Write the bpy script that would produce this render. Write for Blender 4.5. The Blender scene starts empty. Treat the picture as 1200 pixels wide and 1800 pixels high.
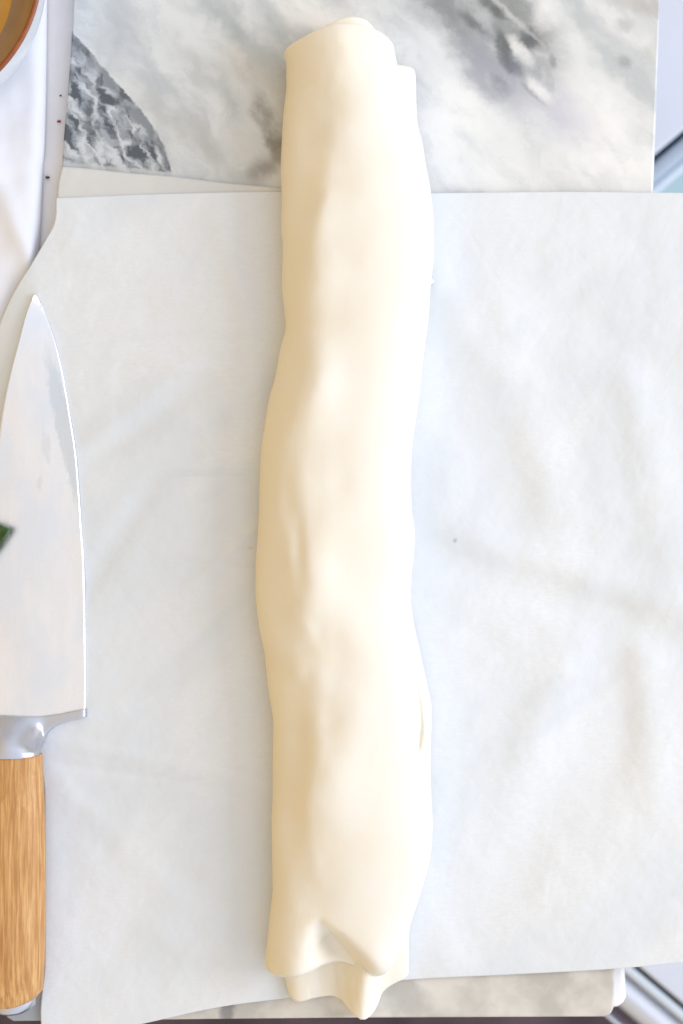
import bpy, math, random
import numpy as np
from mathutils import Vector, noise as mn

# ------------------------------------------------------------------ camera, world, lights
SC = bpy.context.scene
COL = SC.collection
S = 0.00027            # metres per photograph pixel on the board's top (z = 0)
H = 0.78               # camera height above the board
PI = math.pi

cam = bpy.data.cameras.new("camera")
cam.sensor_fit = 'VERTICAL'
cam.sensor_height = 36.0
cam.lens = 36.0 * H / (1800 * S)
cam.clip_start = 0.05
cam.clip_end = 10
cam.dof.use_dof = True
cam.dof.focus_distance = H - 0.02
cam.dof.aperture_fstop = 5.6
camo = bpy.data.objects.new("camera", cam)
COL.objects.link(camo)
camo.location = (0, 0, H)
SC.camera = camo

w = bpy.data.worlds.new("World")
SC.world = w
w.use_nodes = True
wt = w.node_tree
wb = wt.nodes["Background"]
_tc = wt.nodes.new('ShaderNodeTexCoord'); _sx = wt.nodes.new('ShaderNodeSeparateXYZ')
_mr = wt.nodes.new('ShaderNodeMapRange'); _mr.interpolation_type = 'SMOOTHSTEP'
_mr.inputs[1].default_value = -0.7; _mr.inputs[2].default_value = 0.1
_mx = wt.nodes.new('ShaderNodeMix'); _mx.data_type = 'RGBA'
_mx.inputs[6].default_value = (0.78, 0.49, 0.06, 1)      # warm fill from the unseen left side, added to tan the roll
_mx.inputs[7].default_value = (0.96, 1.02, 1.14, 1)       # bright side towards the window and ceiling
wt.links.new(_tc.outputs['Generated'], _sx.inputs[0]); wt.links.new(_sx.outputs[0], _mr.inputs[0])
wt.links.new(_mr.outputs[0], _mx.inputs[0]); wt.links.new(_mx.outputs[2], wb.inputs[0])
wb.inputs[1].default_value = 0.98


def area(name, loc, target, sx, sy, power, col):
    l = bpy.data.lights.new(name, 'AREA')
    l.shape = 'RECTANGLE'; l.size = sx; l.size_y = sy; l.energy = power; l.color = col
    o = bpy.data.objects.new(name, l)
    COL.objects.link(o)
    o.location = loc
    o.rotation_euler = (Vector(target) - Vector(loc)).to_track_quat('-Z', 'Y').to_euler()
    return o


area("window_light", (1.30, 0.15, 0.72), (0, 0, 0), 0.8, 0.9, 12.6, (0.96, 0.985, 1.05))

SC.view_settings.view_transform = 'Standard'
SC.view_settings.look = 'None'
SC.view_settings.gamma = 1.0
SC.view_settings.exposure = 0.0


# ------------------------------------------------------------------ helpers
def WX(px, z=0.0):
    return (px - 600.0) * S * (H - z) / H


def WY(py, z=0.0):
    return (900.0 - py) * S * (H - z) / H


def PX(px, py, z=0.0):
    return (WX(px, z), WY(py, z), z)


def curve(pts):
    """smooth (monotone-ish) interpolation through points, as a vectorised function"""
    pts = sorted(pts)
    xs = np.array([p[0] for p in pts], float); ys = np.array([p[1] for p in pts], float)
    h = np.diff(xs); d = np.diff(ys) / h
    m = np.zeros(len(xs)); m[0] = d[0]; m[-1] = d[-1]
    for i in range(1, len(xs) - 1):
        if d[i - 1] * d[i] > 0:
            w1 = 2 * h[i] + h[i - 1]; w2 = h[i] + 2 * h[i - 1]
            m[i] = (w1 + w2) / (w1 / d[i - 1] + w2 / d[i])

    def f(x):
        x = np.clip(np.asarray(x, float), xs[0], xs[-1])
        i = np.clip(np.searchsorted(xs, x, side='right') - 1, 0, len(xs) - 2)
        t = (x - xs[i]) / h[i]
        return ((2 * t ** 3 - 3 * t ** 2 + 1) * ys[i] + (t ** 3 - 2 * t ** 2 + t) * h[i] * m[i]
                + (-2 * t ** 3 + 3 * t ** 2) * ys[i + 1] + (t ** 3 - t ** 2) * h[i] * m[i + 1])
    return f


def mesh_obj(name, verts, faces, mat, parent=None, smooth=True):
    me = bpy.data.meshes.new(name)
    me.from_pydata([tuple(v) for v in verts], [], faces)
    me.update()
    if smooth:
        me.polygons.foreach_set('use_smooth', [True] * len(me.polygons))
    o = bpy.data.objects.new(name, me)
    COL.objects.link(o)
    if mat: me.materials.append(mat)
    if parent: o.parent = parent
    return o


def tag(o, label=None, cat=None, group=None, kind=None):
    if label: o['label'] = label
    if cat: o['category'] = cat
    if group: o['group'] = group
    if kind: o['kind'] = kind
    return o


def root(name, loc, label, cat, group=None):
    o = bpy.data.objects.new(name, None)
    o.empty_display_size = 0.02
    COL.objects.link(o)
    o.location = loc
    return tag(o, label, cat, group)


def under(o, r):
    """parent keeping world coordinates (roots are only translated)"""
    o.parent = r
    o.matrix_parent_inverse.identity()
    off = Vector(r.location)
    o.location = o.location - off
    return o


def grid_faces(nr, nc, wrap=False):
    f = []
    for j in range(nr - 1):
        for k in range(nc if wrap else nc - 1):
            a = j * nc + k; b = j * nc + (k + 1) % nc
            f.append((a, b, b + nc, a + nc))
    return f


def fbm_grid(X, Y, scale, seed, octv=3):
    out = np.zeros(X.shape)
    xf = X.ravel() * scale; yf = Y.ravel() * scale
    r = [mn.fractal(Vector((a, b, seed)), 1.0, 2.0, octv, noise_basis='PERLIN_ORIGINAL') for a, b in zip(xf, yf)]
    return np.array(r).reshape(X.shape)


def loft(name, L, R, yt, yb, hf, zc, mat, parent, ny=300, nth=72, n=2.0, endt=20, endb=20, disp=None,
         zo=0.0, nbot=3.0, bev=10, zref=None):
    """body lying along the picture's vertical: L, R left / right outline (px, function of y), yt, yb = end curves
    (px, function of u), hf(y) height of the top, zc = height of widest line, zo = height of the underside"""
    th = np.linspace(0, 2 * PI, nth, endpoint=False)
    ws = []
    for i in range(bev):
        ph = (i / bev) * PI / 2
        ws.append((0.0, endt * (1 - math.cos(ph)), 0, math.sin(ph)))
    for i in range(ny + 1):
        ws.append((i / ny, None, None, 1.0))
    for i in range(bev - 1, -1, -1):
        ph = (i / bev) * PI / 2
        ws.append((1.0, 0, -endb * (1 - math.cos(ph)), math.sin(ph)))
    c = np.cos(th); s = np.sin(th)
    top = s >= 0
    nn = np.where(top, n, nbot)
    xs = np.sign(c) * np.abs(c) ** (2 / nn)
    zs = np.sign(s) * np.abs(s) ** (2 / nn)
    u = (xs + 1) / 2
    rows_y, cap = [], []
    ytu, ybu = yt(u), yb(u)
    for (wv, a, b, cc) in ws:
        if a is None:
            y = (ytu + endt) * (1 - wv) + (ybu - endb) * wv
        elif wv == 0.0:
            y = ytu + a
        else:
            y = ybu + b
        rows_y.append(y); cap.append(np.full(nth, cc))
    Y = np.array(rows_y); C = np.array(cap); U = np.tile(u, (len(Y), 1)); ZS = np.tile(zs, (len(Y), 1))
    Lx, Rx = L(Y), R(Y)
    X = Lx + (Rx - Lx) * U
    hh = hf(Y) if callable(hf) else np.full(Y.shape, hf)
    zcc = zc(Y) if callable(zc) else np.full(Y.shape, zc)
    Z = np.where(ZS >= 0, zcc + (hh - zcc) * ZS * C, zcc + (zcc - zo) * ZS * C)
    if disp is not None:
        d = disp(X, Y)
        Z = Z + d * np.clip(ZS, 0, 1) ** 0.7 * C
        Z = np.where(ZS > 0, np.maximum(Z, zcc + 0.0012 * np.clip(ZS * 4, 0, 1) * C), Z)
    ref = zcc if zref is None else zref
    k = (H - ref) / H
    V = np.stack([(X - 600) * S * k, (900 - Y) * S * k, Z], -1).reshape(-1, 3)
    nr = len(Y)
    F = grid_faces(nr, nth, True)
    for i in range(nth // 2):          # the collapsed end rings: sew upper to lower edge
        a, b2, c2, d2 = i, i + 1, (nth - i - 1) % nth, (nth - i) % nth
        F.append((a, d2, c2, b2) if a != d2 else (a, c2, b2))
        e = (nr - 1) * nth
        F.append((a + e, b2 + e, c2 + e, d2 + e) if a != d2 else (a + e, b2 + e, c2 + e))
    F = [t for t in F if len(set(t)) >= 3]
    F = [tuple(dict.fromkeys(t)) for t in F]
    F = [tuple(reversed(f)) for f in F]
    o = mesh_obj(name, V, F, mat)
    if parent: under(o, parent)
    return o


def poly_slab(name, pts, ztop, zbot, mat, bevel=0.0, seg=3, parent=None, zref=None):
    """closed slab from a pixel polygon (given at zref), with rounded top and bottom edges"""
    zr = ztop if zref is None else zref
    P = [(WX(a, zr), WY(b, zr)) for a, b in pts]
    n = len(P)
    V = [(x, y, ztop) for x, y in P] + [(x, y, zbot) for x, y in P]
    F = [tuple(range(n)), tuple(range(2 * n - 1, n - 1, -1))]
    ar = sum(P[i][0] * P[(i + 1) % n][1] - P[(i + 1) % n][0] * P[i][1] for i in range(n))
    for i in range(n):
        j = (i + 1) % n
        F.append((i, i + n, j + n, j))
    if ar < 0:
        F = [tuple(reversed(f)) for f in F]
    o = mesh_obj(name, V, F, mat, smooth=False)
    if bevel:
        b = o.modifiers.new('edge', 'BEVEL'); b.width = bevel; b.segments = seg; b.limit_method = 'ANGLE'
        b.angle_limit = math.radians(40)
        o.data.polygons.foreach_set('use_smooth', [True] * len(o.data.polygons))
        m = o.modifiers.new('norm', 'WEIGHTED_NORMAL')
    if parent: under(o, parent)
    return o


# ------------------------------------------------------------------ node helpers
class N:
    def __init__(self, name, rough=0.5, base=(0.8, 0.8, 0.8), **kw):
        self.m = bpy.data.materials.new(name); self.m.use_nodes = True
        self.t = self.m.node_tree
        self.b = self.t.nodes['Principled BSDF']
        self.b.inputs['Roughness'].default_value = rough
        self.b.inputs['Base Color'].default_value = (*base, 1)
        for k, v in kw.items():
            self.b.inputs[k.replace('_', ' ')].default_value = v

    def n(self, ty, **kw):
        x = self.t.nodes.new(ty)
        for k, v in kw.items(): setattr(x, k, v)
        return x

    def l(self, a, b):
        self.t.links.new(a, b)

    def inp(self, node, i, v):
        if isinstance(v, bpy.types.NodeSocket): self.l(v, node.inputs[i])
        elif v is not None: node.inputs[i].default_value = v

    def math(self, op, a, b=None, c=None, clamp=False):
        x = self.n('ShaderNodeMath', operation=op, use_clamp=clamp)
        self.inp(x, 0, a); self.inp(x, 1, b); self.inp(x, 2, c)
        return x.outputs[0]

    def vm(self, op, a, b=None):
        x = self.n('ShaderNodeVectorMath', operation=op)
        self.inp(x, 0, a); self.inp(x, 1, b)
        return x.outputs['Value'] if op in ('LENGTH', 'DOT_PRODUCT') else x.outputs[0]

    def obj(self):
        return self.n('ShaderNodeTexCoord').outputs['Object']

    def px(self):
        """object metres -> photograph pixels on the board plane (a plain unit change)"""
        mp = self.n('ShaderNodeMapping')
        mp.inputs['Location'].default_value = (600, 900, 0)
        mp.inputs['Scale'].default_value = (1 / S, -1 / S, 1 / S)
        self.l(self.obj(), mp.inputs[0])
        return mp.outputs[0]

    def mapping(self, v, loc=(0, 0, 0), rot=(0, 0, 0), sc=(1, 1, 1)):
        if any(rot) and tuple(sc) != (1, 1, 1):      # turn first, stretch afterwards
            return self.mapping(self.mapping(v, loc, rot), sc=sc)
        mp = self.n('ShaderNodeMapping')
        mp.inputs['Location'].default_value = loc; mp.inputs['Rotation'].default_value = rot
        mp.inputs['Scale'].default_value = sc
        self.l(v, mp.inputs[0])
        return mp.outputs[0]

    def noise(self, v, scale, detail=4, rough=0.55, dist=0.0, color=False):
        x = self.n('ShaderNodeTexNoise')
        self.inp(x, 'Vector', v)
        x.inputs['Scale'].default_value = scale; x.inputs['Detail'].default_value = detail
        x.inputs['Roughness'].default_value = rough; x.inputs['Distortion'].default_value = dist
        return x.outputs['Color'] if color else x.outputs['Fac']

    def range(self, v, a, b, c=0.0, d=1.0, smooth=True):
        x = self.n('ShaderNodeMapRange', interpolation_type='SMOOTHSTEP' if smooth else 'LINEAR')
        self.inp(x, 0, v); x.inputs[1].default_value = a; x.inputs[2].default_value = b
        x.inputs[3].default_value = c; x.inputs[4].default_value = d
        return x.outputs[0]

    def mix(self, f, a, b, mode='MIX'):
        x = self.n('ShaderNodeMix', data_type='RGBA', blend_type=mode)
        self.inp(x, 0, f)
        for i, v in ((6, a), (7, b)):
            if isinstance(v, bpy.types.NodeSocket): self.l(v, x.inputs[i])
            else: x.inputs[i].default_value = (*v, 1)
        return x.outputs[2]

    def bump(self, h, strength=0.3, dist=0.001, prev=None):
        x = self.n('ShaderNodeBump')
        x.inputs['Strength'].default_value = strength; x.inputs['Distance'].default_value = dist
        self.l(h, x.inputs['Height'])
        if prev is not None: self.l(prev, x.inputs['Normal'])
        self.l(x.outputs[0], self.b.inputs['Normal'])
        return x.outputs[0]

    def ellipse(self, v, cx, cy, rx, ry, rot, soft=0.5):
        """soft mask of a tilted ellipse (px)"""
        d = self.vm('SUBTRACT', v, (cx, cy, 0))
        mp = self.n('ShaderNodeMapping')
        mp.inputs['Rotation'].default_value = (0, 0, math.radians(-rot))
        self.l(d, mp.inputs[0])
        q = self.vm('MULTIPLY', mp.outputs[0], (1 / rx, 1 / ry, 0))
        return self.range(self.vm('LENGTH', q), 1 - soft, 1 + soft, 1.0, 0.0)

    def half(self, v, a, b, soft):
        """1 on the side to the left of a->b seen with y down the picture (i.e. below/left of a descending line)"""
        dx, dy = b[0] - a[0], b[1] - a[1]; L = math.hypot(dx, dy)
        nx, ny = -dy / L, dx / L
        d = self.vm('DOT_PRODUCT', self.vm('SUBTRACT', v, (a[0], a[1], 0)), (nx, ny, 0))
        return self.range(d, -soft, soft, 0, 1)


# ------------------------------------------------------------------ materials
def mat_dough():
    a = N('raw_puff_pastry', 0.6, (0.93, 0.80, 0.55))
    o = a.obj()
    n1 = a.noise(o, 28, 3, 0.5)
    n2 = a.noise(a.mapping(o, sc=(1, 0.35, 1)), 60, 4, 0.55)
    c = a.mix(a.range(n1, 0.3, 0.7), (0.84, 0.78, 0.67), (0.85, 0.80, 0.705))
    c = a.mix(a.math('MULTIPLY', a.range(n2, 0.5, 0.75), 0.25), c, (0.96, 0.89, 0.72))
    a.l(c, a.b.inputs['Base Color'])
    a.b.inputs['Subsurface Weight'].default_value = 0.25
    a.b.inputs['Subsurface Radius'].default_value = (1.0, 0.65, 0.3)
    a.b.inputs['Subsurface Scale'].default_value = 0.0025
    a.b.inputs['Specular IOR Level'].default_value = 0.25
    h = a.noise(o, 160, 4, 0.55)
    h2 = a.noise(o, 2600, 3, 0.6)
    p = a.bump(h, 0.12, 0.0008)
    a.bump(h2, 0.22, 0.0003, p)
    return a.m


def mat_paper(name, col, seed=0.0):
    a = N(name, 0.62, col)
    o = a.mapping(a.obj(), loc=(seed, seed, 0))
    n1 = a.noise(o, 14, 4, 0.6)
    fib = a.noise(a.mapping(o, sc=(0.3, 1, 1)), 900, 5, 0.7)
    spots = a.noise(o, 260, 4, 0.65)
    n0 = a.noise(a.mapping(o, rot=(0, 0, 0.6), sc=(1, 0.55, 1)), 17, 5, 0.6, 0.5)
    c = a.mix(a.range(n1, 0.3, 0.7), tuple(x * 0.965 for x in col), col)
    c = a.mix(a.range(n0, 0.36, 0.6), (col[0] * 0.87, col[1] * 0.895, col[2] * 0.92), c)
    c = a.mix(a.math('MULTIPLY', a.range(fib, 0.35, 0.7), 0.5), c, tuple(x * 0.90 for x in col))
    c = a.mix(a.math('MULTIPLY', a.range(spots, 0.4, 0.7), 0.5), c, tuple(x * 0.93 for x in col))
    # a dark speck caught in the paper
    px = a.px()
    c = a.mix(a.math('MULTIPLY', a.ellipse(px, 798, 950, 3.2, 4.0, 10, 0.5), 0.5), c, (0.3, 0.3, 0.3))
    c = a.mix(a.math('MULTIPLY', a.ellipse(px, 441, 963, 5.0, 3.0, 10, 0.6), 0.2), c, (0.45, 0.28, 0.1))
    a.l(c, a.b.inputs['Base Color'])
    a.b.inputs['Specular IOR Level'].default_value = 0.3
    w1 = a.noise(a.mapping(o, rot=(0, 0, 0.5), sc=(1, 0.4, 1)), 55, 4, 0.55, 0.4)
    w2_ = a.noise(a.mapping(o, rot=(0, 0, -0.7), sc=(1, 0.3, 1)), 95, 3, 0.5, 0.6)
    p = a.bump(w1, 0.3, 0.0018)
    p = a.bump(w2_, 0.22, 0.001, p)
    p = a.bump(spots, 0.15, 0.0004, p)
    a.bump(fib, 0.2, 0.00012, p)
    return a.m


def mat_marble():
    a = N('grey_white_marble', 0.28)
    px = a.px()
    nz = a.noise(px, 0.012, 5, 0.6, color=True)
    dv = a.vm('MULTIPLY', a.vm('SUBTRACT', nz, (0.5, 0.5, 0.5)), (90, 90, 0))
    v = a.vm('ADD', px, dv)
    nf = a.noise(px, 0.05, 4, 0.6, color=True)
    df = a.vm('MULTIPLY', a.vm('SUBTRACT', nf, (0.5, 0.5, 0.5)), (16, 16, 0))
    vf = a.vm('ADD', px, df)
    # soft diagonal clouds
    rot = a.mapping(v, rot=(0, 0, math.radians(-48)), sc=(0.35, 1.0, 1))
    cl = a.noise(rot, 0.013, 3, 0.5)
    cl2 = a.noise(a.mapping(vf, rot=(0, 0, math.radians(-48)), sc=(0.45, 1, 1)), 0.022, 3, 0.5)
    col = a.mix(a.range(cl, 0.34, 0.62), (0.52, 0.545, 0.56), (0.70, 0.72, 0.725))
    col = a.mix(a.math('MULTIPLY', a.range(cl2, 0.48, 0.72), 0.45), col, (0.80, 0.81, 0.81))
    fn = a.noise(a.mapping(vf, rot=(0, 0, math.radians(-45)), sc=(0.6, 1, 1)), 0.03, 4, 0.55)

    def blob(col, vv, cx, cy, rx, ry, rot, soft, st, c, tex=True):
        m = a.math('MULTIPLY', a.ellipse(vv, cx, cy, rx, ry, rot, soft), st)
        if tex: m = a.math('MULTIPLY', m, a.range(fn, 0.3, 0.6, 0.45, 1.0))
        return a.mix(m, col, c)
    vn = a.noise(a.mapping(v, rot=(0, 0, math.radians(-50)), sc=(0.4, 1, 1)), 0.012, 6, 0.6)
    ln = a.range(a.math('ABSOLUTE', a.math('SUBTRACT', vn, 0.5)), 0.0, 0.018, 1, 0)
    col = a.mix(a.math('MULTIPLY', ln, 0.12), col, (0.34, 0.36, 0.38))
    grey, dark, lav, tau = (0.25, 0.27, 0.275), (0.115, 0.125, 0.13), (0.42, 0.43, 0.50), (0.23, 0.2, 0.17)
    wht = (0.86, 0.86, 0.85)
    for b in [
        # bright fields
        (560, 30, 120, 30, 20, .8, .6, wht), (690, 200, 200, 60, 40, .8, .3, wht),
        (800, 190, 60, 60, 45, .7, .7, wht), (1050, 230, 110, 70, 40, .8, .8, wht), (860, 290, 160, 50, 20, .8, .5, wht),
        (1080, 300, 80, 40, 0, .8, .6, wht),
        # upper left streaks
        (250, 120, 120, 22, 50, .8, .6, (0.42, 0.45, 0.49)), (430, 60, 140, 20, 48, .8, .7, (0.38, 0.42, 0.43)),
        (330, 230, 130, 26, 40, .8, .6, (0.44, 0.44, 0.42)), (370, 140, 90, 20, 48, .8, .6, (0.44, 0.46, 0.45)),
        (485, 40, 60, 14, 60, .7, .7, (0.33, 0.37, 0.39)),
        (440, 130, 70, 34, 45, .8, .4, (0.62, 0.56, 0.47)),
        # by the roll
        (478, 235, 62, 22, 66, .6, .85, tau), (462, 298, 30, 18, -30, .7, .7, (0.25, 0.225, 0.2)),
        (425, 250, 34, 22, 40, .8, .45, (0.7, 0.68, 0.64)),
        # upper right vein system
        (860, 40, 150, 66, 40, .45, .95, (0.32, 0.335, 0.34)), (805, 45, 95, 20, 48, .6, .8, grey),
        (915, 30, 75, 38, 30, .5, .9, (0.28, 0.295, 0.29)), (862, 120, 80, 40, 52, .45, .85, (0.36, 0.37, 0.42)),
        (985, 205, 60, 36, 30, .9, .55, (0.52, 0.52, 0.62)), (940, 160, 60, 40, 40, .9, .35, lav),
    ]:
        col = blob(col, v if b[2] > 60 else vf, *b)
    for b in [
        (940, 58, 30, 13, -15, .5, .8, dark), (925, 75, 20, 9, 0, .5, .7, dark),
        (865, 14, 26, 9, 35, .6, .8, dark), (835, 45, 30, 8, 40, .7, .6, dark),
        (884, 85, 34, 13, 68, .5, .85, dark), (900, 118, 22, 12, 40, .5, .8, (0.17, 0.18, 0.22)),
        (878, 150, 20, 12, 50, .6, .6, (0.22, 0.22, 0.27)),
        (970, 108, 12, 6, 80, .5, .7, (0.25, 0.26, 0.27)), (942, 122, 14, 7, 70, .5, .6, (0.33, 0.34, 0.35)),
        (965, 142, 18, 7, 75, .5, .6, (0.33, 0.34, 0.36)), (938, 165, 26, 5, 40, .6, .6, (0.3, 0.31, 0.33)),
        (1097, 108, 12, 11, 0, .6, .7, (0.3, 0.31, 0.33)), (1105, 45, 22, 12, 40, .8, .45, grey),
        (1125, 8, 60, 16, 10, .7, .5, (0.42, 0.38, 0.33)), (1145, 92, 14, 16, 0, .7, .5, (0.45, 0.46, 0.42)),
        (960, 25, 22, 34, 10, .6, .75, wht), (915, 90, 30, 11, 50, .5, .8, wht), (948, 160, 26, 9, 45, .6, .8, wht),
        (1085, 40, 60, 22, 38, .6, .6, wht), (900, 30, 60, 4, 42, .8, .4, wht),
        (1095, 45, 14, 10, 30, .6, .35, grey),
    ]:
        col = blob(col, vf, *b)
    # warm, cloudy near edge of the slab at the bottom of the picture
    bm = a.range(px_y(a, px), 1660, 1700, 0, 1)
    bn = a.noise(vf, 0.012, 3, 0.5)
    bc = a.mix(a.range(bn, 0.35, 0.65), (0.50, 0.48, 0.44), (0.70, 0.67, 0.62))
    bc = a.mix(a.math('MULTIPLY', a.ellipse(vf, 400, 1775, 12, 40, 0, .5), .8), bc, (0.2, 0.2, 0.21))
    bc = a.mix(a.math('MULTIPLY', a.ellipse(vf, 40, 1780, 60, 40, 0, .5), .9), bc, (0.34, 0.37, 0.42))
    col = a.mix(bm, col, bc)
    # dark corner piece with white veins
    q = a.vm('ADD', px, a.vm('MULTIPLY', a.vm('SUBTRACT', nf, (0.5, 0.5, 0.5)), (14, 14, 0)))
    m = a.math('MINIMUM', a.half(q, (124, 52), (236, 180), 2.2), a.half(q, (225, 158), (292, 256), 2.2))
    m = a.math('MINIMUM', m, a.half(q, (288, 246), (304, 312), 2.5))
    m = a.math('MINIMUM', m, a.half(q, (60, 308), (320, 318), 0.5)) if False else m
    v2 = a.mapping(a.vm('ADD', px, a.vm('MULTIPLY', a.vm('SUBTRACT', nf, (0.5, 0.5, 0.5)), (30, 30, 0))),
                   rot=(0, 0, math.radians(-57)), sc=(0.42, 1.0, 1))
    vo = a.n('ShaderNodeTexVoronoi', feature='DISTANCE_TO_EDGE'); a.l(v2, vo.inputs['Vector'])
    vo.inputs['Scale'].default_value = 0.034
    vein = a.range(vo.outputs['Distance'], 0.01, 0.16, 1, 0)
    patch = a.noise(v2, 0.042, 4, 0.55)
    dk = a.mix(a.range(patch, 0.42, 0.60), (0.095, 0.11, 0.13), (0.37, 0.40, 0.44))
    dk = a.mix(a.math('MULTIPLY', vein, a.range(patch, 0.3, 0.6, 0.15, 0.8)), dk, (0.66, 0.69, 0.71))
    edge = a.math('SUBTRACT', 1.0, a.half(q, (116, 64), (282, 268), 8))
    dk = a.mix(a.math('MULTIPLY', edge, 0.55), dk, (0.14, 0.155, 0.17))
    dk = a.mix(a.math('MULTIPLY', a.half(q, (110, 283), (300, 303), 3), 0.7), dk, (0.62, 0.63, 0.63))
    low = a.range(px_y(a, px), 330, 360, 1, 0)
    col = a.mix(a.math('MULTIPLY', m, low), col, dk)
    a.l(col, a.b.inputs['Base Color'])
    a.b.inputs['Specular IOR Level'].default_value = 0.35
    a.l(a.range(fn, 0.3, 0.7, 0.22, 0.4), a.b.inputs['Roughness'])
    a.bump(a.noise(px, 0.2, 4, 0.6), 0.1, 0.0002)
    return a.m


def px_y(a, v):
    s = a.n('ShaderNodeSeparateXYZ'); a.l(v, s.inputs[0])
    return s.outputs[1]


def px_x(a, v):
    s = a.n('ShaderNodeSeparateXYZ'); a.l(v, s.inputs[0])
    return s.outputs[0]


def mat_steel(name, base, rough, brushed=True, blade=False):
    a = N(name, rough, base)
    a.b.inputs['Metallic'].default_value = 1.0
    o = a.obj()
    n1 = a.noise(a.mapping(o, sc=(1, 0.06, 1)), 500, 4, 0.6)
    n2 = a.noise(o, 40, 4, 0.6)
    a.l(a.math('ADD', a.range(n1, 0.2, 0.8, rough * 0.8, rough * 1.15), a.range(n2, 0.4, 0.7, 0, 0.06)), a.b.inputs['Roughness'])
    if blade:
        px = a.px()
        nf = a.noise(a.mapping(px, sc=(1, 0.35, 1)), 0.12, 4, 0.65, color=True)
        v = a.vm('ADD', px, a.vm('MULTIPLY', a.vm('SUBTRACT', nf, (0.5, 0.5, 0.5)), (26, 30, 0)))
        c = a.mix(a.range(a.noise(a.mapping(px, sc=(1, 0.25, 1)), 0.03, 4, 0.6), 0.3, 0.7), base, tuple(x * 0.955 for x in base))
        c = a.mix(a.range(a.noise(a.mapping(px, sc=(1, 0.5, 1)), 0.012, 3, 0.5), 0.4, 0.62), c, (0.83, 0.83, 0.84))  # broad grey mottling put into the colour to imitate reflections
        m = a.ellipse(v, 121, 770, 150, 15, 77, 0.3)  # grey reflected smear painted into the blade colour, smaller ones below
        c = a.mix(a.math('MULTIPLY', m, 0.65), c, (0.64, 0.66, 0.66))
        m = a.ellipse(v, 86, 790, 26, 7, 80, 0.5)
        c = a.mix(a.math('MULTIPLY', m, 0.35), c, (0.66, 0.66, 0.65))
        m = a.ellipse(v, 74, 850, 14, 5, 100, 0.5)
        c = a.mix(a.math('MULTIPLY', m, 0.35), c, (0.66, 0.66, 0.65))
        a.l(c, a.b.inputs['Base Color'])
    if brushed and not blade: a.bump(n2, 0.03, 0.0002)
    return a.m


def mat_wood():
    a = N('golden_handle_wood', 0.42)
    o = a.obj()
    d = a.vm('ADD', o, a.vm('MULTIPLY', a.vm('SUBTRACT', a.noise(a.mapping(o, sc=(1, 0.3, 1)), 60, 3, 0.5, color=True), (0.5,) * 3), (0.0035, 0.008, 0.0035)))
    s = a.mapping(d, sc=(1, 0.045, 1))
    g1 = a.noise(s, 760, 5, 0.6)
    g2 = a.noise(a.mapping(d, sc=(1, 0.03, 1)), 900, 4, 0.7)
    g3 = a.noise(a.mapping(d, sc=(1, 0.28, 1)), 260, 4, 0.6, 0.8)
    c = a.mix(a.range(g1, 0.35, 0.66), (0.48, 0.225, 0.07), (0.72, 0.42, 0.165))
    c = a.mix(a.math('MULTIPLY', a.range(g2, 0.52, 0.72), 0.55), c, (0.36, 0.15, 0.05))
    fl = a.range(px_y(a, o), -0.165, -0.13, 0.05, 0.75)
    c = a.mix(a.math('MULTIPLY', a.range(g3, 0.5, 0.66), fl), c, (0.48, 0.24, 0.075))
    c = a.mix(a.math('MULTIPLY', a.range(g1, 0.6, 0.8), 0.5), c, (0.88, 0.62, 0.33))
    a.l(c, a.b.inputs['Base Color'])
    a.bump(g2, 0.15, 0.0003)
    return a.m


def mat_simple(name, base, rough, var=0.06, scale=20, metal=0.0, bump=0.0, bscale=300, spec=0.4):
    a = N(name, rough, base)
    o = a.obj()
    n = a.noise(o, scale, 4, 0.6)
    a.l(a.mix(a.range(n, 0.3, 0.7), tuple(x * (1 - var) for x in base), tuple(min(1, x * (1 + var * 0.4)) for x in base)), a.b.inputs['Base Color'])
    a.b.inputs['Metallic'].default_value = metal
    a.b.inputs['Specular IOR Level'].default_value = spec
    if bump: a.bump(a.noise(o, bscale, 4, 0.6), bump, 0.0005)
    return a.m


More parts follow.
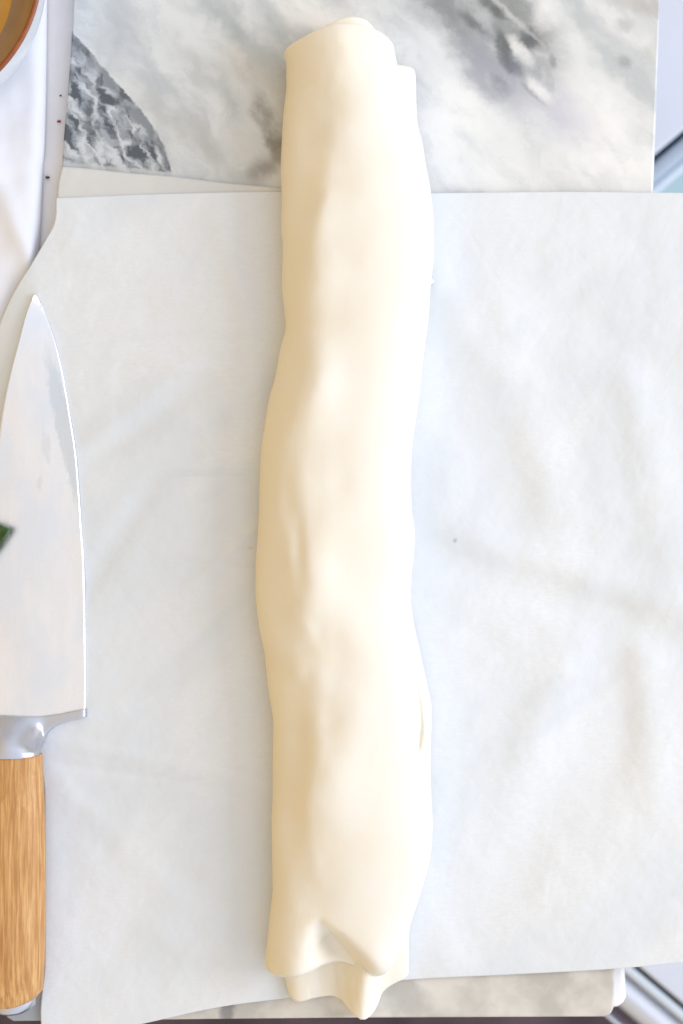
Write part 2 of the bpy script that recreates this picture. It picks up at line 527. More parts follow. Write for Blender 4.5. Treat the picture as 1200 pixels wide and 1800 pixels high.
M = dict(
    dough=mat_dough(),
    paper=mat_paper('parchment', (0.79, 0.815, 0.845)),
    paper2=mat_paper('parchment_warm', (0.72, 0.71, 0.69), 3.0),
    marble=mat_marble(),
    blade=mat_steel('polished_steel', (0.93, 0.885, 0.85), 0.24, blade=True),
    steel=mat_steel('satin_steel', (0.60, 0.61, 0.66), 0.36, brushed=False),
    wood=mat_wood(),
    table=mat_simple('white_table_paint', (0.90, 0.865, 0.865), 0.5, 0.05, 30, bump=0.1),
    cloth=mat_simple('white_cotton', (0.83, 0.84, 0.90), 0.85, 0.02, 30, bump=0.15, bscale=1500, spec=0.1),
    bowl=mat_simple('white_glaze', (0.68, 0.73, 0.78), 0.18, 0.04, 40),
    bowlin=mat_simple('taupe_glaze', (0.36, 0.25, 0.175), 0.3, 0.12, 60),
    rim=mat_simple('terracotta_rim', (0.30, 0.085, 0.025), 0.35, 0.25, 150),
    egg=mat_simple('egg_wash', (0.62, 0.32, 0.06), 0.12, 0.12, 60),
    floor=mat_simple('dark_floor', (0.09, 0.06, 0.075), 0.5, 0.5, 12),
    plastic=mat_simple('white_frame_plastic', (0.66, 0.70, 0.80), 0.4, 0.03, 8),
    rail=mat_simple('blue_grey_rail', (0.42, 0.50, 0.60), 0.4, 0.1, 12),
    rail2=mat_simple('pale_rail', (0.62, 0.69, 0.77), 0.4, 0.03, 12),
    teal=mat_simple('teal_pane', (0.42, 0.56, 0.60), 0.2, 0.05, 6),
    gasket=mat_simple('dark_gasket', (0.03, 0.07, 0.09), 0.7, 0.2, 60),
    leaf=mat_simple('herb_green', (0.045, 0.11, 0.03), 0.5, 0.3, 200),
    crumb=mat_simple('spice_crumb', (0.12, 0.09, 0.06), 0.8, 0.3, 900),
    redcrumb=mat_simple('red_crumb', (0.5, 0.03, 0.08), 0.7, 0.3, 900),
)

# ------------------------------------------------------------------ setting: floor, things beyond the table
ZF = -0.75
f = mesh_obj('floor', [(-3, -3, ZF), (3, -3, ZF), (3, 3, ZF), (-3, 3, ZF)], [(0, 1, 2, 3)], M['floor'], smooth=False)
tag(f, kind='structure')


def strip(name, a, b, off0, off1, ztop, thick, mat, par, bev=0.002):
    """slab between two lines parallel to a->b (px at ztop), offset off0..off1 to the right-hand side"""
    dx, dy = b[0] - a[0], b[1] - a[1]; L = math.hypot(dx, dy); nx, ny = -dy / L, dx / L
    pts = [(a[0] + nx * off0, a[1] + ny * off0), (b[0] + nx * off0, b[1] + ny * off0),
           (b[0] + nx * off1, b[1] + ny * off1), (a[0] + nx * off1, a[1] + ny * off1)]
    return poly_slab(name, pts, ztop, ztop - thick, mat, bev, 3, par)


# upper window frame: panel / seam / rails / pane, running up to the right
fa = root('window_frame', (WX(1250, -.3), WY(250, -.3), -0.34),
          'pale blue window frame with teal pane beyond the upper right board edge', 'window frame')
A, B = (1000, 402), (1600, -106)     # direction of the seam, going up right
strip('panel', A, B, -420, -3.2, -0.25, 0.03, M['plastic'], fa)
strip('gasket', A, B, -3.1, 5.6, -0.262, 0.02, M['gasket'], fa, 0.001)
strip('rail', A, B, 6.2, 36, -0.254, 0.03, M['rail'], fa, 0.004)
strip('ledge', A, B, 36.4, 53, -0.262, 0.03, M['rail2'], fa, 0.002)
strip('pane', A, B, 52, 300, -0.275, 0.006, M['teal'], fa, 0.001)
fb = root('window_frame', (WX(1250, -.3), WY(1750, -.3), -0.34),
          'grey lower frame with a dark seam beside the lower right board corner', 'window frame')
A, B = (1000, 1601), (1500, 2023)
strip('panel', A, B, -420, -3.2, -0.25, 0.03, M['plastic'], fb)
strip('gasket', A, B, -3.1, 4.2, -0.262, 0.02, M['gasket'], fb, 0.001)
strip('ledge', A, B, 4.8, 21.5, -0.252, 0.03, M['rail2'], fb, 0.002)
strip('rail', A, B, 22.2, 75, -0.255, 0.03, M['plastic'], fb, 0.012)
strip('trim', A, B, 96, 101, -0.262, 0.03, M['plastic'], fb, 0.001)

# ------------------------------------------------------------------ table and marble board
ZT = -0.0075
tb = root('table', (0, 0, ZF), 'white painted table top under the marble board and the cloth', 'table')
pts = [(-900, -500), (1168, -500), (1161, 0), (1149, 335), (1120, 1000), (1098, 1690), (1101, 1755), (1097, 1766), (1086, 1772),
       (1060, 1776), (600, 1780), (60, 1785), (-6, 1782), (-500, 1770), (-900, 1770)]
poly_slab('table_top', pts, ZT - 0.0005, ZT - 0.03, M['table'], 0.003, 3, tb)
for (a, b) in ((-700, -300), (1000, -300), (950, 1650), (-700, 1650)):
    poly_slab('leg', [(a, b), (a + 90, b), (a + 90, b + 90), (a, b + 90)], ZT - 0.031, ZF, M['table'], 0.002, 2, tb, zref=0)

bp = [(134, -160), (1166, -160), (1160, 0), (1147, 335), (1112, 1000), (1080, 1700), (1078, 1772), (1073, 1783), (1062, 1788),
      (600, 1790), (24, 1796), (13, 1790), (8, 1780), (14, 1700), (50, 1100), (108, 300), (113, 230), (119, 160), (124, 100), (127, 40)]
bo = poly_slab('marble_board', bp, 0.0, -0.0073, M['marble'], 0.0012, 3)
tag(bo, 'grey veined white marble board under the parchment paper', 'marble board')

# ------------------------------------------------------------------ cloth at the left
ny, nx = 160, 60
ys = np.linspace(-160, 1500, ny); us = np.linspace(0, 1, nx)
Rr = curve([(-160, 86), (0, 84), (120, 83), (250, 80), (300, 77), (430, 71), (520, 66), (700, 40), (900, 10), (1100, -20), (1500, -60)])
V = []
Yg, Ug = np.meshgrid(ys, us, indexing='ij')
Xr = Rr(Yg)
Xg = -520 + (Xr + 520) * (1 - (1 - Ug) ** 1.6)
d = Xr - Xg
Zg = ZT + 0.0005 + 0.0075 * np.sqrt(np.clip(1 - np.clip(1 - d / 26.0, 0, 1) ** 2, 0, 1))


def ridge(X, Y, p, q, amp, wd, soft=60):
    ax, ay = p; bx, by = q
    L = math.hypot(bx - ax, by - ay)
    tx, ty = (bx - ax) / L, (by - ay) / L
    t = (X - ax) * tx + (Y - ay) * ty
    s = -(X - ax) * ty + (Y - ay) * tx
    e = np.exp(-np.clip(np.maximum(-t, t - L), 0, None) ** 2 / (2 * soft ** 2))
    return amp * np.exp(-s ** 2 / (2 * wd ** 2)) * e


Zg += ridge(Xg, Yg, (-60, 200), (40, 420), 0.0022, 14) + ridge(Xg, Yg, (-20, 330), (60, 300), -0.001, 10)
Zg -= 0.003 * np.clip((Yg - 380) / 150, 0, 1)
Zg += 0.0012 * fbm_grid(Xg, Yg, 0.012, 4.0) * np.clip(d / 30, 0, 1)
k = (H - Zg) / H
V = np.stack([(Xg - 600) * S * k, (900 - Yg) * S * k, Zg], -1).reshape(-1, 3)
F = [tuple(reversed(t)) for t in grid_faces(ny, nx)]
cl = mesh_obj('cloth', V, F, M['cloth'])
tag(cl, 'smooth white folded cloth under the bowl, left of the marble board', 'cloth')
sm = cl.modifiers.new('thick', 'SOLIDIFY'); sm.thickness = 0.0004; sm.offset = -1

# ------------------------------------------------------------------ parchment sheets
creases = [
    # right side
    ((735, 965), (1135, 1110), -0.0015, 24, 70), ((860, 960), (1180, 1060), 0.0013, 26, 60),
    ((1075, 1150), (1060, 1300), -0.0013, 26, 60), ((1060, 1300), (900, 1510), -0.0014, 34, 60),
    ((1130, 1170), (1140, 1350), 0.0011, 30, 60), ((980, 1180), (940, 1300), 0.0010, 28, 60),
    ((790, 700), (900, 900), -0.0011, 34, 60), ((880, 560), (960, 840), 0.0012, 30, 60),
    ((1000, 560), (1160, 640), -0.0008, 26, 50), ((770, 500), (840, 610), 0.0008, 24, 50),
    ((930, 420), (1080, 470), 0.0007, 30, 60), ((780, 1250), (900, 1230), -0.0007, 26, 50),
    ((780, 1560), (840, 1660), -0.0010, 36, 50), ((1020, 1560), (1180, 1500), 0.0008, 40, 60),
    ((760, 1400), (900, 1360), 0.0006, 20, 50), ((1120, 720), (1190, 1000), 0.0010, 30, 60),
    # left side
    ((175, 800), (340, 680), -0.0008, 18, 50), ((190, 760), (300, 670), 0.0008, 20, 50),
    ((165, 1010), (245, 890), -0.0009, 16, 50), ((300, 760), (440, 690), 0.0006, 20, 40),
    ((330, 830), (480, 828), -0.0006, 4, 30), ((330, 842), (480, 840), 0.0005, 6, 30),
    ((130, 590), (480, 600), -0.0004, 8, 60), ((300, 640), (480, 665), 0.0005, 10, 40),
    ((150, 1350), (470, 1395), -0.0006, 7, 60), ((180, 1320), (470, 1370), 0.0005, 9, 60),
    ((180, 1240), (420, 1180), 0.0006, 16, 60), ((200, 1480), (420, 1600), -0.0006, 22, 60),
    ((120, 1400), (260, 1520), 0.0007, 18, 60), ((260, 1080), (440, 1040), -0.0005, 16, 50),
    ((300, 832), (480, 830), -0.0004, 2.2, 30), ((330, 985), (460, 992), -0.0003, 2.4, 20), ((140, 603), (300, 588), -0.0003, 2.5, 30),
    ((160, 1210), (470, 1190), -0.0002, 2.6, 40), ((400, 1345), (480, 1352), -0.0004, 2.5, 20), ((120, 1388), (330, 1372), -0.0003, 2.6, 40),
    ((390, 400), (470, 700), 0.0006, 16, 60), ((130, 420), (330, 520), 0.0006, 30, 60),
    ((480, 900), (370, 1000), 0.0005, 8, 40), ((300, 1650), (450, 1700), 0.0006, 20, 50),
]


def sheet(name, xl, xr, yt, yb, nx, ny, z0, mat, cr=True, amp=0.0006, seed=1.0, lift=None):
    u = np.linspace(0, 1, nx); v = np.linspace(0, 1, ny)
    Vg, Ug = np.meshgrid(v, u, indexing='ij')
    X = Ug * 1200.0; Y = Vg * 1800.0
    for _ in range(12):     # relax so that the four edge curves are met exactly
        Yt, Yb = yt(X), yb(X)
        Y = Yt + (Yb - Yt) * Vg
        Xl, Xr = xl(Y), xr(Y)
        X = Xl + (Xr - Xl) * Ug
    Z = np.zeros(X.shape)
    if cr:
        for (p, q, a, wd, so) in creases:
            Z += ridge(X, Y, p, q, a * 1.35, wd, so)
    Z += amp * fbm_grid(X, Y, 0.006, seed, 3) + amp * 0.35 * fbm_grid(X, Y, 0.02, seed + 5, 3)
    near = np.exp(-((X - 605) / 150.0) ** 6) * np.clip((Y - 300) / 60, 0, 1) * np.clip((1850 - Y) / 60, 0, 1)
    Z = Z * (1 - 0.85 * near)
    ed = np.minimum.reduce([X - Xl, Xr - X, Y - Yt, Yb - Y])
    Z *= np.clip(ed / 40, 0.25, 1)
    Z = Z + z0 + 0.0016 * (1 - near)
    Z = z0 + 0.0007 * np.log1p(np.exp((Z - z0) / 0.0007))
    if lift is not None: Z = Z + lift(X, Y)
    k = (H - Z) / H
    P = np.stack([(X - 600) * S * k, (900 - Y) * S * k, Z], -1).reshape(-1, 3)
    o = mesh_obj(name, P, [tuple(reversed(t)) for t in grid_faces(ny, nx)], mat)
    s = o.modifiers.new('thick', 'SOLIDIFY'); s.thickness = 0.00012; s.offset = -1
    return o


xl = curve([(-100, 99), (345, 99), (372, 99), (395, 95), (418, 83), (437, 72), (467, 54), (500, 33), (540, 12), (600, -10), (800, -60), (1100, -50),
            (1250, 30), (1330, 70), (1400, 79), (1600, 80), (1700, 79), (1740, 75), (1780, 72), (1830, 75)])
xr = curve([(0, 1330), (1800, 1330)])
yt = curve([(-100, 351), (98, 348), (250, 342), (490, 337), (760, 339), (1000, 337), (1200, 339), (1400, 340)])
yb = curve([(-100, 1830), (75, 1826), (150, 1822), (250, 1800), (400, 1768), (500, 1755), (720, 1722), (900, 1713), (1080, 1703), (1200, 1692), (1400, 1676)])
droop = lambda X, Y: -0.0058 * np.clip((60 - X) / 100, 0, 1) ** 1.5 * np.clip((1250 - Y) / 300, 0, 1)
p1 = sheet('parchment_paper', xl, xr, yt, yb, 560, 680, 0.0007, M['paper'], lift=droop)
tag(p1, 'large crinkled white parchment sheet directly under the pastry roll', 'parchment paper')

xl2 = curve([(200, 118), (293, 108), (320, 102), (345, 100), (600, 100), (700, 110)])
xr2 = curve([(0, 540), (1800, 540)])
yt2 = curve([(-100, 282), (110, 293), (150, 296), (225, 304), (300, 310), (400, 322), (490, 330), (600, 342)])
yb2 = curve([(-100, 560), (600, 560)])
p2 = sheet('parchment_paper', xl2, xr2, yt2, yb2, 80, 60, 0.0001, M['paper2'], cr=False, amp=0.0002, seed=9.0)
tag(p2, 'narrow cream strip of a second parchment sheet showing above the large one', 'parchment paper')

# ------------------------------------------------------------------ pastry roll
ro = root('pastry_roll', (0, 0, 0.0015), 'long raw puff pastry roll, cream white, lying on parchment paper', 'pastry')
Lm = curve([(40, 503), (92, 500), (120, 504), (150, 504), (200, 499), (250, 496), (300, 494), (350, 496), (400, 495), (440, 498), (500, 496), (540, 500),
            (575, 503), (600, 497), (620, 492), (660, 485), (700, 474), (760, 464), (800, 459), (850, 457), (900, 456), (950, 453),
            (1000, 450), (1040, 450), (1070, 452), (1100, 456), (1150, 466), (1200, 471), (1240, 477), (1270, 481), (1350, 480), (1400, 480), (1440, 478),
            (1500, 479), (1560, 480), (1600, 476), (1650, 471), (1690, 467), (1705, 469), (1725, 475)])
Rm = curve([(40, 688), (75, 690), (100, 694), (115, 697), (160, 705), (200, 717), (233, 729), (270, 742), (300, 749), (340, 756), (400, 761), (440, 761), (480, 758),
            (500, 756), (560, 752), (620, 744), (700, 735), (750, 728), (800, 722), (850, 721), (900, 723), (940, 728), (980, 726), (1010, 722), (1050, 721),
            (1100, 727), (1150, 737), (1200, 749), (1245, 756), (1270, 757), (1310, 756), (1340, 756), (1370, 756), (1400, 757), (1450, 759), (1500, 756), (1550, 744),
            (1600, 728), (1633, 717), (1673, 701), (1700, 687), (1720, 672)])
ytm = curve([(0, 93), (.03, 88), (.15, 79), (.32, 66), (.5, 57), (.68, 56), (.85, 63), (.97, 74), (1, 80)])
ybm = curve([(0, 1700), (.03, 1708), (.1, 1713), (.22, 1712), (.35, 1704), (.46, 1694), (.56, 1690), (.66, 1695), (.78, 1707), (.88, 1716), (.96, 1714), (1, 1700)])
hm = curve([(40, 0.031), (100, 0.034), (300, 0.037), (600, 0.037), (1000, 0.036), (1300, 0.037), (1500, 0.035), (1620, 0.030), (1720, 0.024)])
zcm = curve([(40, 0.013), (300, 0.014), (1300, 0.014), (1600, 0.013), (1720, 0.011)])


def gau(X, Y, cx, cy, rx, ry, rot=0.0):
    c, s = math.cos(math.radians(rot)), math.sin(math.radians(rot))
    a = ((X - cx) * c + (Y - cy) * s) / rx; b = (-(X - cx) * s + (Y - cy) * c) / ry
    return np.exp(-0.5 * (a * a + b * b))


RIDGE = curve([(40, 600), (120, 600), (250, 590), (350, 582), (430, 560), (520, 545), (600, 530), (660, 545), (720, 532), (800, 512), (900, 522), (1000, 532),
               (1080, 540), (1150, 572), (1300, 566), (1400, 550), (1500, 562), (1600, 545), (1720, 530)])


def dispm(X, Y):
    s0 = X - RIDGE(Y)
    rdg = 0.0036 * (0.75 + 0.9 * fbm_grid(X, Y, 0.006, 3.3, 2)) * np.where(s0 < 0, np.exp(-(s0 / 34.0) ** 2), np.exp(-(s0 / 85.0) ** 2)) * np.clip((Y - 60) / 140, 0, 1) * np.clip((1640 - Y) / 160, 0, 1)
    sm = np.clip((s0 + 5) / 70, 0, 1); sm = 1 - 0.85 * sm * sm * (3 - 2 * sm)
    d = rdg + sm * (0.0024 * fbm_grid(X, Y, 0.0075, 2.2, 1) + 0.0004 * fbm_grid(X, Y, 0.022, 7.7, 2))
    # long soft wave of the ridge: light patches reaching left, hollows
    for (cx, cy, rx, ry, rot, a) in [
        (600, 130, 26, 40, 0, .0012), (540, 230, 20, 60, 0, -.0012), (575, 330, 16, 70, 8, .0008),
        (560, 470, 22, 50, 0, .0010), (540, 560, 24, 40, 0, .0008), (520, 620, 18, 30, 0, -.0012),
        (560, 700, 26, 60, 0, .0012), (496, 820, 12, 80, 4, .0004), (530, 860, 18, 46, 0, .0016),
        (514, 900, 10, 46, -10, -.0011), (560, 1010, 22, 50, 0, .0016), (528, 970, 8, 44, 0, -.0012), (522, 1170, 12, 18, 0, .0010),
        (560, 1120, 24, 30, 0, -.0014), (555, 1270, 16, 40, 0, .0008), (520, 1330, 18, 50, 0, -.0012),
        (515, 1430, 16, 40, 0, -.0010), (545, 1560, 20, 60, 0, -.0008), (600, 850, 14, 20, 0, -.0004),
        (745, 440, 6, 26, 0, -.0008),
        # the dented lower end
        (510, 1690, 34, 40, 0, .0040), (668, 1690, 26, 34, 0, .0038),
    ]:
        d = d + a * gau(X, Y, cx, cy, rx, ry, rot)
    # open fold seam along the lower right side
    sx = np.interp(Y, [1100, 1130, 1170, 1200, 1240, 1270, 1300, 1318], [716, 720, 726, 730, 735, 737, 734, 731])
    sd = np.interp(Y, [1110, 1150, 1200, 1250, 1285, 1305, 1322], [0, .0010, .0018, .0026, .0042, .0034, 0])
    sw = np.interp(Y, [1110, 1240, 1285, 1322], [2.6, 3.2, 4.6, 3.0])
    d = d - sd * np.exp(-((X - sx) / sw) ** 2) + 0.35 * sd * np.exp(-((X - sx - 13) / 7.0) ** 2)
    # diagonal dimple, steep on its right-hand side
    ax, ay, bx, by = 566, 1614, 632, 1712
    L = math.hypot(bx - ax, by - ay); tx, ty = (bx - ax) / L, (by - ay) / L
    t = ((X - ax) * tx + (Y - ay) * ty) / L
    s = -(X - ax) * ty + (Y - ay) * tx        # >0 on the left / lower side
    wide = 11 + 24 * np.clip(t, 0, 1.2)
    prof = np.where(s > 0, np.exp(-(s / (wide * 1.9)) ** 2), np.exp(-(s / (wide * 0.72)) ** 2))
    d = d - 0.0140 * prof * np.clip((t + 0.16) / 0.42, 0, 1) ** 1.5
    d = d - 0.0028 * gau(X, Y, 582, 1652, 16, 14, 40)
    return d


loft('outer_layer', Lm, Rm, ytm, ybm, hm, zcm, M['dough'], ro, ny=460, nth=264, n=2.15, endt=9, endb=16, disp=dispm, zo=0.002)

# under layer: shows at the right near the top, in the slit, and as the flap at the bottom
Lu = curve([(40, 520), (300, 530), (1600, 500), (1700, 498), (1716, 501), (1745, 508), (1762, 515), (1800, 520)])
Ru = curve([(60, 726), (110, 725), (128, 729), (150, 730), (200, 731), (225, 734), (250, 741), (300, 748), (340, 752), (420, 757), (484, 756), (491, 758), (495, 763), (499, 758), (504, 753),
            (560, 748), (620, 740), (800, 716), (900, 716), (1040, 716), (1100, 727), (1150, 738), (1200, 749), (1245, 757), (1270, 757), (1310, 756), (1360, 755), (1450, 754), (1540, 742),
            (1600, 726), (1640, 718), (1680, 717.5), (1712, 717), (1740, 717)])
ytu_ = curve([(0, 118), (.6, 118), (.85, 116), (.95, 118), (.985, 122), (1, 130)])
ybu_ = curve([(0, 1750), (.02, 1758), (.06, 1760), (.2, 1754), (.36, 1750), (.43, 1758), (.48, 1773), (.55, 1782), (.60, 1785), (.655, 1782), (.70, 1774),
              (.745, 1758), (.78, 1743), (.83, 1734), (.9, 1726), (.97, 1719), (1, 1712)])
hu = curve([(60, 0.012), (1000, 0.011), (1600, 0.011), (1700, 0.0085), (1760, 0.0075), (1800, 0.007)])


def dispu(X, Y):
    d = 0.0008 * fbm_grid(X, Y, 0.012, 5.0, 2)
    b = np.clip((Y - 1640) / 60, 0, 1)
    d = d + b * (0.0085 * np.exp(-((X - (640 - (Y - 1700) * 0.10)) / 25.0) ** 2) - 0.0045 * np.exp(-((X - 580) / 26.0) ** 2))
    d = d + b * 0.0010 * np.exp(-((X - 520) / 16.0) ** 2)
    for cx in (548, 556, 565):
        d = d - 0.0008 * gau(X, Y, cx, 1746, 1.6, 9, -14)
    return d


loft('under_layer', Lu, Ru, ytu_, ybu_, hu, lambda Y: 0.45 * hu(Y), M['dough'], ro, ny=420, nth=132, n=3.2, endt=7, endb=7, disp=dispu, zo=0.001)
# rolled core peeking out at the top
Lc = curve([(20, 535), (90, 512), (200, 520)])
Rc = curve([(20, 650), (60, 660), (80, 672), (200, 680)])
ytc = curve([(0, 80), (.12, 72), (.3, 61), (.45, 50), (.6, 41), (.72, 38), (.85, 39), (.94, 44), (1, 52)])
loft('rolled_core', Lc, Rc, ytc, curve([(0, 240), (1, 240)]), 0.027, 0.014, M['dough'], ro, ny=30, nth=96, n=2.4, endt=7, endb=10, zo=0.003)

# ------------------------------------------------------------------ chef's knife
kn = root('chef_knife', (WX(20), WY(1300), 0.0022), "chef's knife with steel blade and golden wooden handle on the parchment's left edge", 'knife')
XL = curve([(516, 63), (522, 60), (540, 52), (560, 45), (600, 34), (640, 23), (700, 10), (760, 0), (830, -10), (950, -24), (1100, -34), (1262, -40)])
XR = curve([(516, 66), (522, 69), (535, 75), (560, 84), (590, 95), (630, 106), (680, 116), (740, 126), (800, 135), (860, 140), (920, 144), (1000, 149), (1100, 151), (1200, 152), (1262, 151)])
rows = np.concatenate([np.linspace(516, 560, 24)[:-1], np.linspace(560, 1262, 120)])
cs = [(0.0, 0.0), (0.004, 0.7), (0.03, 1.0), (0.25, 1.0), (0.5, 0.99), (0.7, .96), (0.82, .92), (None, 3.2), (None, 1.5), (None, 0.0)]
V = []
for y in rows:
    l, r = float(XL(y)), float(XR(y)); wd = r - l
    zt = 0.0052 + 0.0006 * (y - 516) / 740
    for (q, hh) in cs:
        if q is not None:
            x = l + wd * q
            z = zt * (0.45 + 0.55 * hh) - 0.0018 * q
        else:
            off = min(hh, wd * 0.14)
            x = r - off
            z = {3.2: zt * 0.945 - 0.0017, 1.5: zt * 0.90 - 0.0017, 0.0: zt * 0.70 - 0.0016}[hh]
        V.append((WX(x, 0.004), WY(y, 0.004), z))
nr, nc = len(rows), len(cs)
nt = nr * nc
Vb = [(x, y, 0.0018) for (x, y, z) in V]
F = [tuple(reversed(t)) for t in grid_faces(nr, nc)] + [tuple(i + nt for i in t) for t in grid_faces(nr, nc)]
for j in range(nr - 1):
    a = j * nc; F.append((a, a + nc, a + nc + nt, a + nt)[::-1]); a = j * nc + nc - 1; F.append((a, a + nc, a + nc + nt, a + nt))
for kk in range(nc - 1):
    a = (nr - 1) * nc + kk; F.append((a, a + 1, a + 1 + nt, a + nt)[::-1]); a = kk; F.append((a, a + 1, a + 1 + nt, a + nt))
bl = under(mesh_obj('blade', V + Vb, F, M['blade']), kn)
bl.data.set_sharp_from_angle(angle=math.radians(12))

XC = 18.0
ZK = 0.0125      # axis height of the handle
rb = curve([(1240, 151.5), (1262, 151.5), (1264, 146), (1267, 132), (1271, 115), (1277, 99), (1285, 88), (1295, 81), (1310, 76.5), (1326, 74.5)])
yt_b = curve([(-60, 1256), (0, 1258), (60, 1261), (100, 1257), (130, 1251), (152, 1247.5)])
rr = curve([(1246, 0.0012), (1258, 0.002), (1272, 0.0050), (1290, 0.0085), (1310, 0.0105), (1326, 0.0108)])
nb, mb = 46, 60
V = []
for j in range(nb):
    v = j / (nb - 1)
    for side in (1, -1):
        for i in range(mb):
            u = i / (mb - 1)
            y = 1255 + (1326 - 1255) * v
            for _ in range(6):
                x0 = 2 * XC - float(rb(max(y, 1275)))
                x = x0 + (float(rb(y)) - x0) * u
                ytx = float(yt_b(x))
                y = ytx + (1326 - ytx) * v
            a = 57.0
            t = abs(x - XC) / a
            pw = min(1, max(0, (y - 1262) / 55)); rnd_ = max(0.0, 1 - t ** 2.2) ** (1.6 * (1 - pw) + 0.4545 * pw)
            q = min(1, max(0, (y - 1250) / 62)); q = q * q * (3 - 2 * q)
            q2 = min(1, max(0, (y - 1296) / 28)); q2 = q2 * q2 * (3 - 2 * q2)
            ctr = 0.0042 + (ZK - 0.0042) * q2
            full = 0.0042 + (ZK - 0.0042) * q
            R_ = float(rr(y))
            ed = min(1.0, max(0.0, (float(rb(y)) - x) / 5 + 0.02)) ** 0.5
            thin = 0.0020 * ed * (1 - q2)
            if side > 0:
                z = (ctr + thin) + max(0.0, full + R_ - ctr - thin) * rnd_
            else:
                z = (ctr - thin) - max(0.0, ctr - thin - max(0.0018, full - R_)) * rnd_
            V.append((WX(x, 0.008), WY(y, 0.008), z))
F = []
w2 = 2 * mb
for j in range(nb - 1):
    for i in range(mb - 1):
        a = j * w2 + i; F.append((a, a + w2, a + w2 + 1, a + 1))
        a = j * w2 + mb + i; F.append((a, a + 1, a + w2 + 1, a + w2))
    a = j * w2; F.append((a, a + mb, a + mb + w2, a + w2))
    a = j * w2 + mb - 1; F.append((a, a + w2, a + mb + w2, a + mb))
for j, rev in ((0, 0), (nb - 1, 1)):
    for i in range(mb - 1):
        a = j * w2 + i
        q = (a, a + 1, a + 1 + mb, a + mb)
        F.append(q[::-1] if rev else q)
bolster = under(mesh_obj('bolster', V, F, M['steel']), kn)

hr = curve([(1320, 74.5), (1350, 75.5), (1450, 79.5), (1550, 80.5), (1650, 79.5), (1700, 78), (1735, 75.5), (1755, 73), (1775, 71)])
hl = lambda y: 2 * XC - hr(y)
hh_ = curve([(1320, 0.0225), (1500, 0.0238), (1700, 0.0232), (1770, 0.0205)])
loft('handle', hl, hr, curve([(0, 1325), (1, 1325)]), curve([(0, 1748), (.08, 1758), (.25, 1768), (.5, 1771), (.75, 1763), (.92, 1752), (1, 1740)]),
     hh_, ZK, M['wood'], kn, ny=60, nth=72, n=2.5, nbot=2.5, endt=2.0, endb=9, zo=0.0018, bev=6)
loft('end_cap', curve([(1700, 2 * XC - 64), (1800, 2 * XC - 62)]), curve([(1700, 64), (1800, 62)]),
     curve([(0, 1735), (1, 1735)]), curve([(0, 1766), (.1, 1773), (.3, 1781), (.5, 1783), (.7, 1781), (.9, 1773), (1, 1766)]),
     0.0200, ZK, M['steel'], kn, ny=20, nth=60, n=2.3, nbot=2.3, endt=3, endb=12, zo=0.005, bev=8)

# ------------------------------------------------------------------ herb leaf on the blade
nl, ml = 30, 13
V = []
tip = np.array([17.0, 930.0]); tail = np.array([-141.0, 985.0])
ax = (tail - tip) / np.linalg.norm(tail - tip); nrm = np.array([-ax[1], ax[0]]); LL = np.linalg.norm(tail - tip)
wl = curve([(0, 0.2), (.06, 8.5), (.12, 16.5), (.2, 27), (.35, 38), (.55, 41), (.8, 28), (.95, 9), (1, 2)])
for i in range(nl):
    t = i / (nl - 1)
    for j in range(ml):
        s = (j / (ml - 1)) * 2 - 1
        p = tip + ax * LL * t + nrm * (s * float(wl(t)) + 4 * t)
        z = 0.0155 + 0.0022 * abs(s) * math.sin(PI * t) ** 0.5 - 0.003 * (1 - t) ** 2 * 0 + 0.0006 * math.sin(t * 30) * abs(s)
        V.append(PX(p[0], p[1], 0.0)[:2] + (z,))
V = [(x * (H - 0.015) / H, y * (H - 0.015) / H, z) for x, y, z in V]
lf = root('herb_leaf', (WX(-60), WY(945), 0.009), 'pointed green herb leaf tip at the far left over the knife blade', 'leaf')
b = under(mesh_obj('leaf_blade', V, grid_faces(nl, ml), M['leaf']), lf)
so = b.modifiers.new('thick', 'SOLIDIFY'); so.thickness = 0.0004
V, F = [], []
for i in range(20):
    t = 0.08 + i / 19 * 1.12
    p = tip + ax * LL * t + nrm * 4 * t
    for q in range(6):
        an = q / 6 * 2 * PI
        r = 0.00022 + 0.0003 * t
        V.append((WX(p[0], 0.015) + 0 * r, WY(p[1], 0.015) + r * math.cos(an), 0.0152 + r * math.sin(an)))
F = grid_faces(20, 6, True)
under(mesh_obj('midrib', V, F, M['leaf']), lf)

# ------------------------------------------------------------------ bowl of egg wash
zr = 0.040
Rrim = 261 * S * (H - zr) / H
bx, by = WX(-186, zr), WY(-57, zr)
zb = ZT + 0.0078
bw = root('bowl', (bx, by, zb), 'white bowl with terracotta rim cut by the top left corner', 'bowl')


def lathe(name, prof, mat, par, seg=160):
    V, F = [], []
    for (r, z) in prof:
        for i in range(seg):
            a = 2 * PI * i / seg
            V.append((r * math.cos(a), r * math.sin(a), z))
    F = grid_faces(len(prof), seg, True)
    o = mesh_obj(name, V, F, mat)
    o.parent = par
    return o


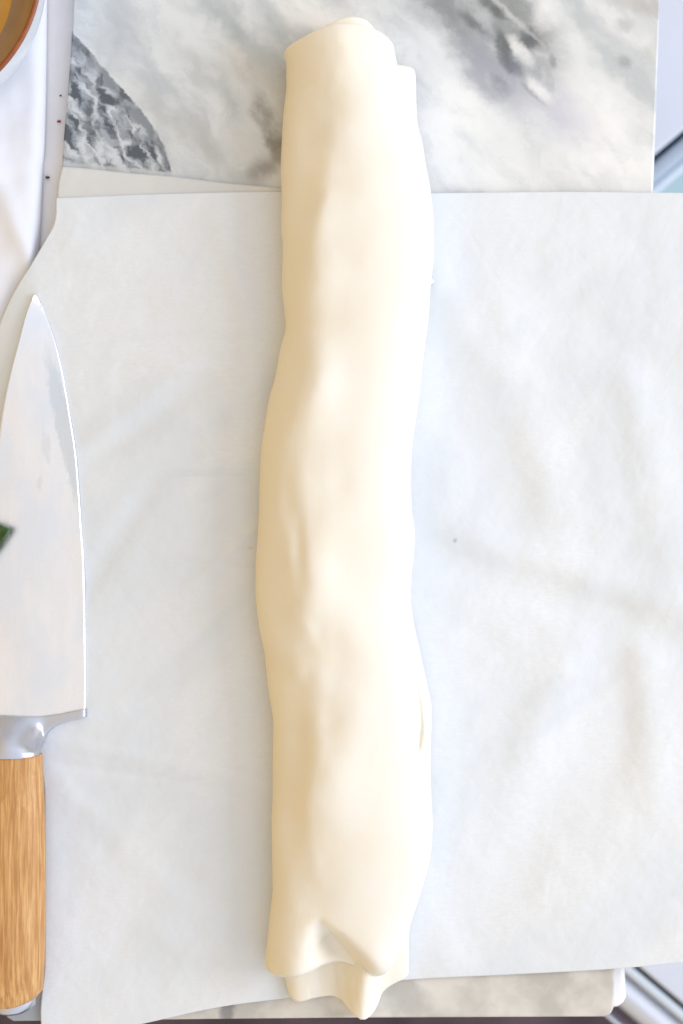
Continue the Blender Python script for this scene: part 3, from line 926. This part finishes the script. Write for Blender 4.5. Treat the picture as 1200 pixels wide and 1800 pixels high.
hb = zr - zb
lathe('outer_wall', [(0.0001, 0.0), (0.034, 0.0), (0.042, 0.001), (0.052, 0.004), (0.0592, 0.008), (0.0632, 0.013), (0.0650, 0.020), (0.0662, hb - 0.006), (Rrim - 0.0004, hb - 0.0015)], M['bowl'], bw)
lathe('rim', [(Rrim - 0.0004, hb - 0.0015), (Rrim, hb - 0.0006), (Rrim - 0.0002, hb), (Rrim - 0.0012, hb + 0.0005), (Rrim - 0.0019, hb + 0.0003), (Rrim - 0.0024, hb - 0.0004)], M['rim'], bw)
lathe('inner_wall', [(Rrim - 0.0024, hb - 0.0004), (Rrim - 0.0042, hb - 0.006), (0.0590, hb - 0.012), (0.0545, hb - 0.018), (0.0490, hb - 0.023), (0.040, hb - 0.026), (0.0001, hb - 0.028)], M['bowlin'], bw)
eg = lathe('egg_wash', [(0.0001, 0), (0.02, 0), (0.044, 0), (0.0493, 0), (0.0500, 0.0003), (0.0506, 0.0008)], M['egg'], None, 120)
eg.location = (bx, by, zb + hb - 0.023)
tag(eg, 'yellow egg wash filling the bowl in the top left corner', 'egg wash')


# ------------------------------------------------------------------ crumbs
def crumb(px, py, z, r, mat, label, seed):
    rnd = random.Random(seed)
    V, F = [], []
    nlat, nlon = 6, 9
    for i in range(nlat + 1):
        p = PI * i / nlat
        for j in range(nlon):
            a = 2 * PI * j / nlon
            rad = r * S * (0.8 + 0.4 * rnd.random())
            V.append((rad * math.sin(p) * math.cos(a) * 1.2, rad * math.sin(p) * math.sin(a) * 0.8, rad * math.cos(p) * 0.7))
    o = mesh_obj('crumb', V, grid_faces(nlat + 1, nlon, True), mat)
    o.location = PX(px, py, z + r * S * 0.5)
    return tag(o, label, 'crumb', 'crumbs on the table')


crumb(84, 312, ZT, 3.4, M['crumb'], 'dark brown crumb on the white table strip below the red one', 1)
crumb(104, 213, ZT, 3.0, M['redcrumb'], 'tiny red crumb on the white table strip beside the marble', 2)
crumb(107, 168, ZT, 1.8, M['crumb'], 'smallest brown crumb, uppermost beside the marble edge', 3)
